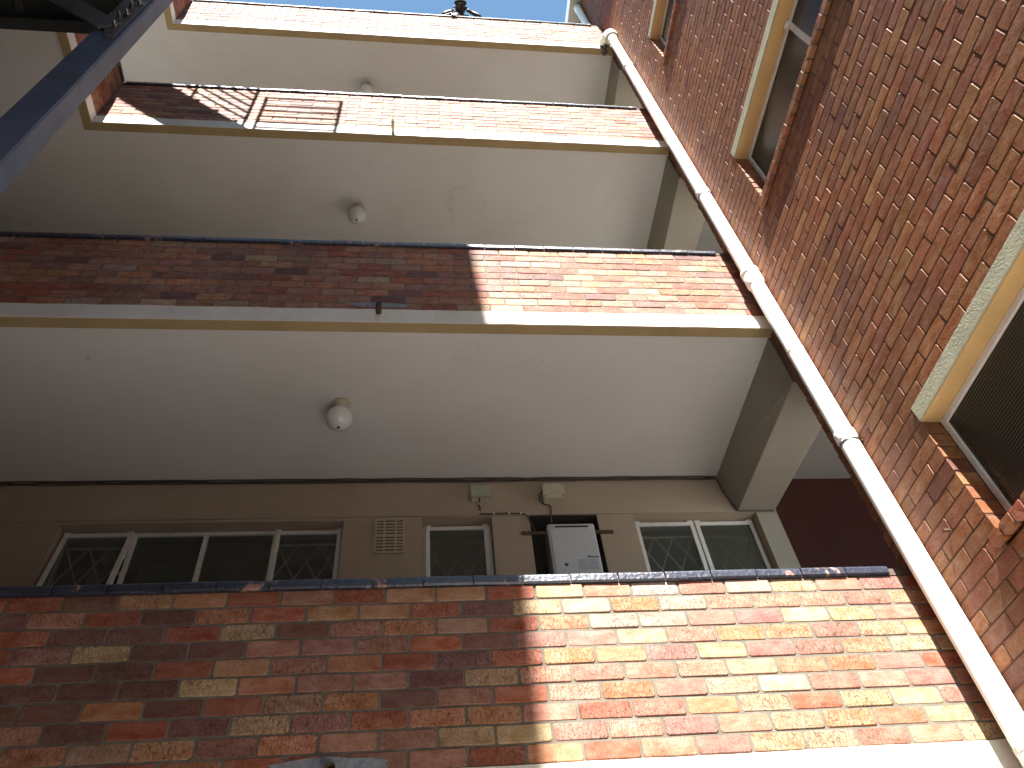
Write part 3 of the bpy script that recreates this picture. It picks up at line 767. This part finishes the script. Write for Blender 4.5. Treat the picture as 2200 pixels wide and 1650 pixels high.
MB().box((-.794, FY, z1), (.221, FY + .035, z1 + .028)).build('frame', 'frame', Cw, .003)
for x in (-.778, -.285, .205): MB().box((x - .016, FY, z0), (x + .016, FY + .036, z1)).build('mullion', 'frame', Cw, .003)
sash(Cw, -.775, -.292, z0, z1 + .005, FY - .03, math.radians(-.6)); sash(Cw, -.278, .205, z0, z1 + .005, FY - .03, math.radians(-.9), True)
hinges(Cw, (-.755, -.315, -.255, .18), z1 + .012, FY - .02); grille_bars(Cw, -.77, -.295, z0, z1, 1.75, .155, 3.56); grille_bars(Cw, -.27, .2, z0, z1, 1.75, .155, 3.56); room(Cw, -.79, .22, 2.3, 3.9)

# air brick
G = thing('air_brick', (-2.696, YB, 3.48), 'cream slotted air brick between the wide and the narrow window', 'vent')
MB().box((-2.806, YB - .008, 3.325), (-2.586, YB - .004, 3.64)).build('backing', 'heater_dark', G)
gm = MB(); gx0, gx1 = -2.808, -2.584; gz0, gz1 = 3.322, 3.643
cols = [(-2.792, -2.742), (-2.728, -2.658), (-2.644, -2.598)]
rows = [3.628 - .0125 - r * .0285 for r in range(5)] + [3.463 - r * .0285 for r in range(5)]
sl = .0062
edges = sorted([r + sl for r in rows] + [r - sl for r in rows], reverse=True)
y0_, y1_ = YB - .016, YB - .003
zprev = gz1
for r in rows:
    gm.box((gx0, y0_, r + sl), (gx1, y1_, zprev)); zprev = r - sl
    xs_ = [gx0] + [v for c in cols for v in c] + [gx1]
    for q in range(0, 8, 2): gm.box((xs_[q], y0_, r - sl), (xs_[q + 1], y1_, r + sl))
gm.box((gx0, y0_, gz0), (gx1, y1_, zprev)); gm.build('grille', 'grille', G)

# water heater in its recess
R_ = thing('heater_recess', (-1.36, YB, 2.3), 'dark lined recess in the gallery wall behind the water heater', 'recess')
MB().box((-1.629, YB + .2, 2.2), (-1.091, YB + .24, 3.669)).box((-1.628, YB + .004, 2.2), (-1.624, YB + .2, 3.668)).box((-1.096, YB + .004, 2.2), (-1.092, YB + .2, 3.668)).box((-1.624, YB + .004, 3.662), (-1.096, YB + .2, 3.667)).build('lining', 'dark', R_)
HT = thing('water_heater', (-1.32, 1.54, 2.95), 'pale grey wall mounted gas water heater with a flue slot', 'water heater')
hx0, hx1, hz0, hz1 = -1.505, -1.134, 2.98, 3.557
MB().box((hx0, 1.555, hz0), (hx1, YB + .19, hz1)).build('casing', 'heater', HT, .010)
MB().box((hx0 + .016, 1.543, hz0 + .01), (hx1 - .014, 1.556, hz1 - .010)).build('front_panel', 'heater', HT, .006)
MB().box((-1.462, 1.536, 3.490), (-1.176, 1.544, 3.530)).build('flue_rim', 'heater', HT, .003)
MB().box((-1.448, 1.5345, 3.506), (-1.190, 1.5375, 3.522)).build('flue_slot', 'heater_dark', HT)
MB().box((-1.418, 1.5405, 3.160), (-1.391, 1.5435, 3.180)).build('rating_plate', 'heater_dark', HT)
for q in range(7):
    zq = 3.209 - q * .0135
    for xa in (-1.318, -1.236): MB().box((xa, 1.5405, zq - .0035), (xa + .070, 1.5445, zq + .0025)).build('louvre', 'louvre', HT)
for xq in (-1.43, -1.195): MB().tube([(xq, 1.545, 3.455), (xq, 1.541, 3.455)], .004, 8).build('screw', 'louvre', HT)
tx = bpy.data.curves.new('logo', 'FONT'); tx.body = 'Paloma'; tx.size = .030; tx.shear = .25; tx.extrude = .0008; tx.align_x = 'CENTER'
to = bpy.data.objects.new('logo_tmp', tx); COL.objects.link(to)
bpy.context.view_layer.update(); dg = bpy.context.evaluated_depsgraph_get()
me = bpy.data.meshes.new_from_object(to.evaluated_get(dg)); bpy.data.objects.remove(to)
me.materials.clear(); me.materials.append(M['heater_dark'])
lo = bpy.data.objects.new('logo', me); COL.objects.link(lo); lo.parent = HT; lo.location = Vector((-1.197, 1.5412, 3.226)) - HT.location; lo.rotation_euler = (math.pi / 2, 0, 0)
st = MB().box((-1.705, 1.566, 3.470), (-.990, 1.574, 3.500)).build('fixing_strap', 'rust', None, base=(-1.35, 1.57, 3.485))
tag(st, 'flat rusty steel strap bolted across the recess behind the heater', 'bracket')
for xq in (-1.675, -1.02): MB().tube([(xq, 1.568, 3.492), (xq, 1.560, 3.492)], .007, 8).build('strap_bolt', 'bolt', st)

# junction boxes
b1 = thing('junction_box', (-2.0, YB, 3.85), 'small pale green junction box above the narrow window', 'junction box', 'junction boxes under the gallery ceiling')
MB().box((-2.070, 1.515, 3.800), (-1.938, YB - .004, 3.895)).build('box_body', 'boxcream', b1, .004)
MB().box((-2.081, 1.488, 3.795), (-1.926, 1.516, 3.902)).build('lid', 'boxgreen', b1, .005)
b2 = thing('junction_box', (-1.42, YB, 3.84), 'larger cream junction box with four screws above the water heater', 'junction box', 'junction boxes under the gallery ceiling')
MB().box((-1.500, 1.505, 3.765), (-1.345, YB - .004, 3.90)).build('box_body', 'boxcream', b2, .004)
MB().box((-1.513, 1.478, 3.760), (-1.335, 1.506, 3.907)).build('lid', 'boxcream', b2, .005)
for xq in (-1.498, -1.350):
    for zq in (3.775, 3.892): MB().tube([(xq, 1.480, zq), (xq, 1.4755, zq)], .0055, 10).build('screw', 'heater_dark', b2)
def smooth(pts, k=4):
    out = []
    P_ = [Vector(p) for p in pts]
    for i in range(len(P_) - 1):
        p0, p1, p2, p3 = P_[max(i - 1, 0)], P_[i], P_[i + 1], P_[min(i + 2, len(P_) - 1)]
        for j in range(k):
            t = j / k; out.append(.5 * ((2 * p1) + (p2 - p0) * t + (2 * p0 - 5 * p1 + 4 * p2 - p3) * t * t + (3 * p1 - p0 - 3 * p2 + p3) * t ** 3))
    out.append(P_[-1]); return out
cb = MB().tube(smooth([(-2.009, 1.49, 3.81), (-2.009, 1.565, 3.79), (-2.012, 1.568, 3.768), (-2.006, 1.568, 3.72), (-2.020, 1.568, 3.690), (-2.000, 1.568, 3.677), (-1.903, 1.568, 3.677), (-1.783, 1.568, 3.679), (-1.681, 1.568, 3.672), (-1.644, 1.560, 3.636), (-1.62, 1.558, 3.553), (-1.600, 1.558, 3.49)]), .006, 8).build('surface_cable', 'cable', None, base=(-1.8, 1.57, 3.67))
tag(cb, 'thin cable clipped along the wall from the green junction box to the heater', 'cable')
for x, z in ((-2.009, 3.775), (-2.018, 3.690), (-1.903, 3.677), (-1.783, 3.679), (-1.690, 3.674)): MB().box((x - .006, 1.560, z - .009), (x + .006, 1.574, z + .009)).build('clip', 'clip', cb)
tag(MB().tube(smooth([(-1.50, 1.55, 3.885), (-1.526, 1.558, 3.86), (-1.528, 1.562, 3.808), (-1.505, 1.566, 3.769), (-1.458, 1.566, 3.754), (-1.448, 1.566, 3.716), (-1.455, 1.566, 3.66), (-1.455, 1.60, 3.60)]), .0055, 8).build('surface_cable', 'cable', None, base=(-1.5, 1.57, 3.75)), 'thin cable looping from the cream junction box down into the heater recess', 'cable')
# bundle of old wires along the joint between ceiling and wall
for q, (dy, dz, r) in enumerate(((.000, -.016, .0075), (-.012, -.008, .006), (-.002, -.034, .004))):
    rr = random.Random(q); pts = []; x = -8.8
    while x < -.02: pts.append((x, 1.562 + dy + rr.uniform(-.004, .004), CEIL[1] + dz + rr.uniform(-.004, .003))); x += .16
    pts += [(-.014, 1.555, CEIL[1] + dz)]
    if q == 1: pts += [(.006, 1.560, 3.88), (.034, 1.560, 3.77), (.062, 1.560, 3.672), (.10, 1.560, 3.664), (.2, 1.560, 3.665), (.37, 1.560, 3.664)]
    tag(MB().tube(pts, r, 8).build('ceiling_wire', 'cable', None, base=(-3, 1.56, CEIL[1])), ['thickest old wire along the joint of lowest ceiling and wall', 'wire along the lowest ceiling joint that drops down beside the beam', 'thin lower wire just under the lowest ceiling joint'][q], 'wire')

# ceiling globes
for i, (x, y) in enumerate(((-3.044, .754), (-3.12, .80), (-3.19, .66))):
    zc = CEIL[i + 1]
    g = thing('globe_lamp', (x, y, zc), ['white glass globe lamp on the lowest and largest ceiling', 'white glass globe lamp on the middle ceiling', 'white glass globe lamp just above the coping on the top ceiling'][i], 'ceiling lamp', 'globe lamps on the gallery ceilings')
    MB().lathe((x, y, zc), [(.0, -.001), (.066, -.001), (.068, -.02), (.060, -.045), (.056, -.07), (.050, -.072)], 32).build('collar', 'boxcream', g)
    prof = [(max(.094 * math.sin(math.radians(a)), .0008), -.150 + .094 * math.cos(math.radians(a))) for a in range(30, 181, 6)]
    MB().lathe((x, y, zc), prof, 40).build('globe', 'opal', g)
    MB().lathe((x, y, zc), [(.0, -.2475), (.010, -.2472), (.012, -.2445), (.012, -.2405)], 12).build('boss', 'rust', g)

# ------------------------------------------------------------------ steel stair at the left
S = thing('steel_column', (-3.974, -1.735, GROUND), 'dark blue grey steel column rising diagonally across the top left corner', 'column')
sx, sy = -3.974, -1.735; ZC = 9.15
bm_ = MB()
# channel: web faces the camera, flange returns to the back on the right
bm_.box((sx - .150, sy, GROUND), (sx, sy + .009, ZC)); bm_.box((sx - .009, sy + .009, GROUND), (sx, sy + .094, ZC)); bm_.box((sx - .150, sy + .009, GROUND), (sx - .141, sy + .094, ZC))
bm_.build('channel', 'steel', S, .0035)
gp = MB(); k = 0
pol = [(-4.035, 3.985), (-3.992, 3.985), (-3.985, 5.2), (-4.118, 5.2), (-4.118, 4.29), (-4.128, 4.27)]
for yy in (sy - .0125, sy - .0015): gp.v += [(x, yy, z) for x, z in pol]
n_ = len(pol); gp.f = [list(range(n_)), list(range(n_, 2 * n_))[::-1]] + [[i, (i + 1) % n_, (i + 1) % n_ + n_, i + n_] for i in range(n_)]
gp.build('gusset_plate', 'plate', S, .001)
br = MB().obox((-4.045, sy - .0185, 4.118), (-5.02, sy - .0185, 5.215), .011, .125, up=(1, 0, 1)).build('knee_brace', 'plate', S, .001)
for (x, z) in ((-4.026, 4.135), (-4.046, 4.292), (-4.020, 4.330), (-4.040, 4.49), (-4.012, 4.535), (-4.045, 4.62), (-4.010, 4.70)):
    mb = MB().tube([(x, sy - .012, z), (x, sy - .029, z)], .0165, 6).tube([(x, sy - .029, z), (x, sy - .046, z)], .0085, 10).tube([(x, sy - .0115, z), (x, sy - .015, z)], .022, 16)
    mb.build('bolt', 'bolt', S)
LD = thing('steel_landing', (-5.5, -2.1, 5.0), 'black underside of a steel stair landing in the top left corner', 'stair landing')
MB().box((-8.4, -2.9, 5.16), (-4.24, -1.50, 5.168)).build('deck_plate', 'deck', LD)
MB().box((-8.4, -1.50, 5.0), (-4.24, -1.43, 5.007)).box((-8.4, -1.437, 5.007), (-4.24, -1.43, 5.17)).box((-8.4, -1.50, 5.163), (-4.24, -1.437, 5.17)).build('edge_channel', 'deck', LD)
MB().box((-8.4, -2.9, 5.0), (-4.24, -2.83, 5.007)).box((-8.4, -2.9, 5.007), (-4.24, -2.893, 5.16)).build('edge_channel', 'deck', LD)
for x in (-4.3, -4.9, -5.5, -6.1, -6.7): MB().box((x - .025, -2.83, 5.08), (x + .025, -1.50, 5.088)).box((x - .003, -2.83, 5.088), (x + .003, -1.50, 5.158)).build('joist', 'deck', LD)

# upper flight and railings whose shadows fall on the third parapet
FL = thing('stair_flight', (-5.4, -2.2, 9.4), 'steel stair flight with bar railings high above the camera', 'stair')
def fz(x): return 10.56 - 1.07 * (x + 5.3)
for yy in (-1.9, -2.42): MB().obox((-7.2, yy, fz(-7.2) - .11), (-4.30, yy, fz(-4.30) - .11), .012, .15, up=(0, 0, 1)).build('stringer', 'deck', FL)
MB().obox((-7.2, -2.16, fz(-7.2) - .16), (-4.30, -2.16, fz(-4.30) - .16), .50, .012, up=(0, 0, 1)).build('sloped_deck', 'deck', FL)
x = -7.1
while x < -4.4: MB().box((x + .02, -2.41, fz(x) - .14), (x + .20, -1.91, fz(x) - .13)).build('tread', 'deck', FL); x += .225
MB().box((-4.33, -2.8, 9.38), (-3.42, -1.85, 9.40)).box((-4.33, -1.862, 9.26), (-3.42, -1.85, 9.40)).build('landing_plate', 'deck', FL)
def post(x, z0, z1): MB().box((x - .018, -1.918, z0), (x + .018, -1.882, z1)).build('post', 'deck', FL)
post(-4.25, 9.4, 10.29); post(-3.50, 9.4, 10.29); post(-4.36, fz(-4.36) - .1, 10.55); post(-4.97, fz(-4.97) - .1, fz(-4.97) + .85)
for z in (9.53, 9.67, 9.81, 9.95, 10.09): MB().tube([(-4.25, -1.9, z), (-3.5, -1.9, z)], .015, 8).build('rail_bar', 'deck', FL)
MB().tube([(-4.25, -1.9, 10.28), (-3.5, -1.9, 10.28)], .014, 10).build('handrail', 'deck', FL)
for d in (.16, .32, .48, .64): MB().tube([(-5.9, -1.9, fz(-5.9) + d), (-4.36, -1.9, fz(-4.36) + d)], .015, 8).build('rail_bar', 'deck', FL)
MB().tube([(-5.9, -1.9, fz(-5.9) + .80), (-4.36, -1.9, fz(-4.36) + .80)], .016, 10).build('handrail', 'deck', FL)
for z in (2.0, 5.5, 8.0): pass

# ------------------------------------------------------------------ out of frame: the block opposite, and blockers added to shape the light
tag(MB().box((-14, -8.0, GROUND), (-2.80, -6.0, 13.7)).build('opposite_block', 'opposite', None, base=(-8, -6, GROUND)), 'dark building block across the courtyard behind the camera', 'building')
tag(MB().box((-9.3, -6.0, GROUND), (-9.0, 2.0, 15.0)).build('left_sky_blocker', 'opposite', None, base=(-9, -2, GROUND)), 'unseen dark wall added at the far left to block the sky', 'wall')  # added out of view, cuts off sky light on the left

tag(MB().box((-9.0, -6.0, GROUND), (-4.35, -1.85, 3.4)).build('left_light_blocker', 'opposite', None, base=(-6.6, -4, GROUND)), 'unseen dark block added left of the camera to cut the light', 'building')  # added mass, hides the sunlit ground from the left side

tag(MB().box((-9.0, -1.85, GROUND), (-5.38, -.03, 3.9)).build('gallery_light_blocker', 'opposite', None, base=(-7, -1, GROUND)), 'unseen dark block added to keep light off the far left end of the lowest gallery', 'building')  # added out of view, darkens the left of the lowest gallery

tag(MB().box((-6.05, .08, ZT[0] - HB + .02), (-5.95, YB - .01, CEIL[1] - .002)).build('gallery_light_stop', 'opposite', None, base=(-6, .8, ZT[0] - HB + .02)), 'unseen dark partition added to absorb light at the far left end of the lowest gallery', 'wall')  # partition added to soak up light inside the gallery

tag(MB().box((-2.75, -16.0, GROUND), (8, -14.0, 9.8)).build('ground_shade_block', 'opposite', None, base=(2, -14, GROUND)), 'unseen block added far behind the camera to shade the courtyard ground', 'building')  # added so its shadow limits the sunlit patch of ground

# ------------------------------------------------------------------ man leaning over the top parapet
PM = thing('person', (-1.95, .45, ZT[3] - HB), 'man in a teal shirt leaning over the topmost parapet with one hand at his mouth', 'person')
def skin_mesh(name, nodes, edges, mat, sub=2, root=0):
    me = bpy.data.meshes.new(name); me.from_pydata([tuple(Vector(p) - PM.location) for p, _ in nodes], edges, [])
    me.materials.append(M[mat]); o = bpy.data.objects.new(name, me); COL.objects.link(o); o.parent = PM
    bpy.context.view_layer.objects.active = o
    sk = o.modifiers.new('skin', 'SKIN'); sk.use_smooth_shade = True
    for i, (_, r) in enumerate(nodes):
        r = r if hasattr(r, '__len__') else (r, r); me.skin_vertices[0].data[i].radius = r
    me.skin_vertices[0].data[root].use_root = True
    ss = o.modifiers.new('sub', 'SUBSURF'); ss.levels = sub; ss.render_levels = sub
    return o
zf = ZT[3] - HB
nodes = [((-1.95, .60, zf + .92), (.15, .11)), ((-1.95, .50, zf + 1.10), (.15, .11)), ((-1.95, .32, zf + 1.20), (.17, .11)), ((-1.95, .18, zf + 1.20), (.10, .08)),
         ((-1.955, .08, zf + 1.13), (.052, .052)), ((-1.957, .00, zf + 1.08), (.062, .066)), ((-1.957, -.08, zf + 1.085), (.082, .088)), ((-1.957, -.145, zf + 1.10), (.066, .07)),
         # left-in-picture arm 8..12
         ((-2.12, .26, zf + 1.17), .058), ((-2.19, .10, zf + 1.03), .043), ((-2.19, .0, zf + .955), .037), ((-2.12, -.018, zf + 1.01), .029), ((-2.065, -.022, zf + 1.03), (.032, .022)),
         # right-in-picture arm 13..17
         ((-1.78, .26, zf + 1.17), .058), ((-1.70, .10, zf + 1.03), .043), ((-1.69, .0, zf + .955), .037), ((-1.80, -.025, zf + 1.03), .027), ((-1.875, -.05, zf + 1.05), (.030, .020)),
         # legs 18..25
         ((-2.04, .62, zf + .86), .092), ((-2.05, .62, zf + .48), .062), ((-2.05, .66, zf + .09), .042), ((-2.05, .54, zf + .035), .036),
         ((-1.86, .62, zf + .86), .092), ((-1.85, .60, zf + .48), .062), ((-1.85, .64, zf + .09), .042), ((-1.85, .52, zf + .035), .036)]
edges = [(0, 1), (1, 2), (2, 3), (3, 4), (4, 5), (5, 6), (6, 7), (2, 8), (8, 9), (9, 10), (10, 11), (11, 12), (2, 13), (13, 14), (14, 15), (15, 16), (16, 17),
         (0, 18), (18, 19), (19, 20), (20, 21), (0, 22), (22, 23), (23, 24), (24, 25)]
# fingers
def fingers(h, root, tips, r=.0088):
    for tip in tips:
        a = Vector(nodes[root][0]); t = Vector(tip); m1 = a.lerp(t, .45) + Vector((0, -.008, .010)); m2 = a.lerp(t, .75) + Vector((0, -.006, .006))
        i = len(nodes); nodes.extend([(tuple(m1), r * 1.15), (tuple(m2), r), (tuple(t), r * .85)]); edges.extend([(root, i), (i, i + 1), (i + 1, i + 2)])
body = skin_mesh('body', nodes, edges, 'skin')
def finger_obj(root, tips, r=.0085):
    for tip in tips:
        a = Vector(root); t = Vector(tip); b_ = a.lerp(t, .5) + Vector((0, -.012, .012))
        mb = MB().tube(smooth([a, a.lerp(b_, .5), b_, b_.lerp(t, .6), t], 2), [r * 1.15 - r * .045 * q for q in range(9)], 10)
        mb.build('finger', 'skin', PM)
finger_obj((-2.07, -.03, zf + 1.03), [(-1.990, -.028, zf + .955), (-1.985, -.036, zf + .985), (-1.985, -.045, zf + 1.01), (-1.992, -.05, zf + 1.035), (-2.045, -.06, zf + .99)])
finger_obj((-2.06, -.02, zf + .925), [(-2.085, -.035, zf + .80), (-2.06, -.036, zf + .785), (-2.035, -.036, zf + .79), (-2.012, -.034, zf + .81), (-1.99, -.036, zf + .86)])
finger_obj((-1.88, -.055, zf + 1.05), [(-1.945, -.078, zf + .995), (-1.950, -.095, zf + 1.005), (-1.950, -.112, zf + 1.015), (-1.935, -.125, zf + 1.03), (-1.905, -.035, zf + .985)])
skin_mesh('forearm', [((-2.19, .03, zf + .95), .036), ((-2.12, .0, zf + .925), .029), ((-2.06, -.018, zf + .925), (.034, .018))], [(0, 1), (1, 2)], 'skin')
skin_mesh('shirt', [((-1.95, .60, zf + .90), (.165, .125)), ((-1.95, .50, zf + 1.10), (.165, .125)), ((-1.95, .32, zf + 1.20), (.185, .125)), ((-1.95, .16, zf + 1.17), (.115, .075)), ((-2.13, .25, zf + 1.165), .07), ((-2.185, .13, zf + 1.06), .06), ((-1.77, .25, zf + 1.165), .07), ((-1.705, .13, zf + 1.06), .06),
                    ((-2.07, .03, zf + 1.00), .045), ((-1.84, .02, zf + .985), .05)],
          [(0, 1), (1, 2), (2, 3), (2, 4), (4, 5), (2, 6), (6, 7), (3, 8), (3, 9)], 'shirt')
skin_mesh('trousers', [((-1.95, .61, zf + .90), (.16, .12)), ((-2.04, .62, zf + .80), .105), ((-2.05, .62, zf + .48), .08), ((-2.05, .66, zf + .10), .065), ((-1.86, .62, zf + .80), .105), ((-1.85, .60, zf + .48), .08), ((-1.85, .64, zf + .10), .065)],
          [(0, 1), (1, 2), (2, 3), (0, 4), (4, 5), (5, 6)], 'trousers')
# hair cap, ears, face
hc = Vector((-1.957, -.115, zf + 1.10))
hm = MB(); n1, n2 = 10, 20
for i in range(n1 + 1):
    for j in range(n2):
        th = math.radians(100) * i / n1; ph = 2 * math.pi * j / n2
        d = Vector((math.sin(th) * math.cos(ph), -math.cos(th), math.sin(th) * math.sin(ph)))     # crown towards -y
        d.z = d.z + .25 if d.z > 0 else d.z * .75
        hm.v.append((hc.x + d.x * .086, hc.y + d.y * .062 + .0, hc.z + d.z * .082 + .012))
for i in range(n1):
    for j in range(n2):
        j2 = (j + 1) % n2; hm.f.append([i * n2 + j, i * n2 + j2, (i + 1) * n2 + j2, (i + 1) * n2 + j]); hm.sm.append(len(hm.f) - 1)
hm.build('hair', 'hair', PM)
for s_ in (-1, 1): MB().lathe((-1.957 + s_ * .086, -.07, zf + 1.08), [(.001, -.024), (.013, -.014), (.016, 0), (.013, .014), (.001, .024)], 10).build('ear', 'skin', PM)
MB().lathe((-1.957, -.066, zf + .995), [(.001, -.016), (.010, -.008), (.014, .004), (.012, .016)], 10).build('nose', 'skin', PM)
for s_ in (-1, 1): MB().lathe((-1.957 + s_ * .030, -.098, zf + 1.005), [(.001, -.010), (.008, -.007), (.011, 0), (.010, .006)], 10).build('eye', 'hair', PM)
MB().box((-1.980, -.040, zf + 1.003), (-1.934, -.030, zf + 1.02)).build('mouth', 'hair', PM, .004)
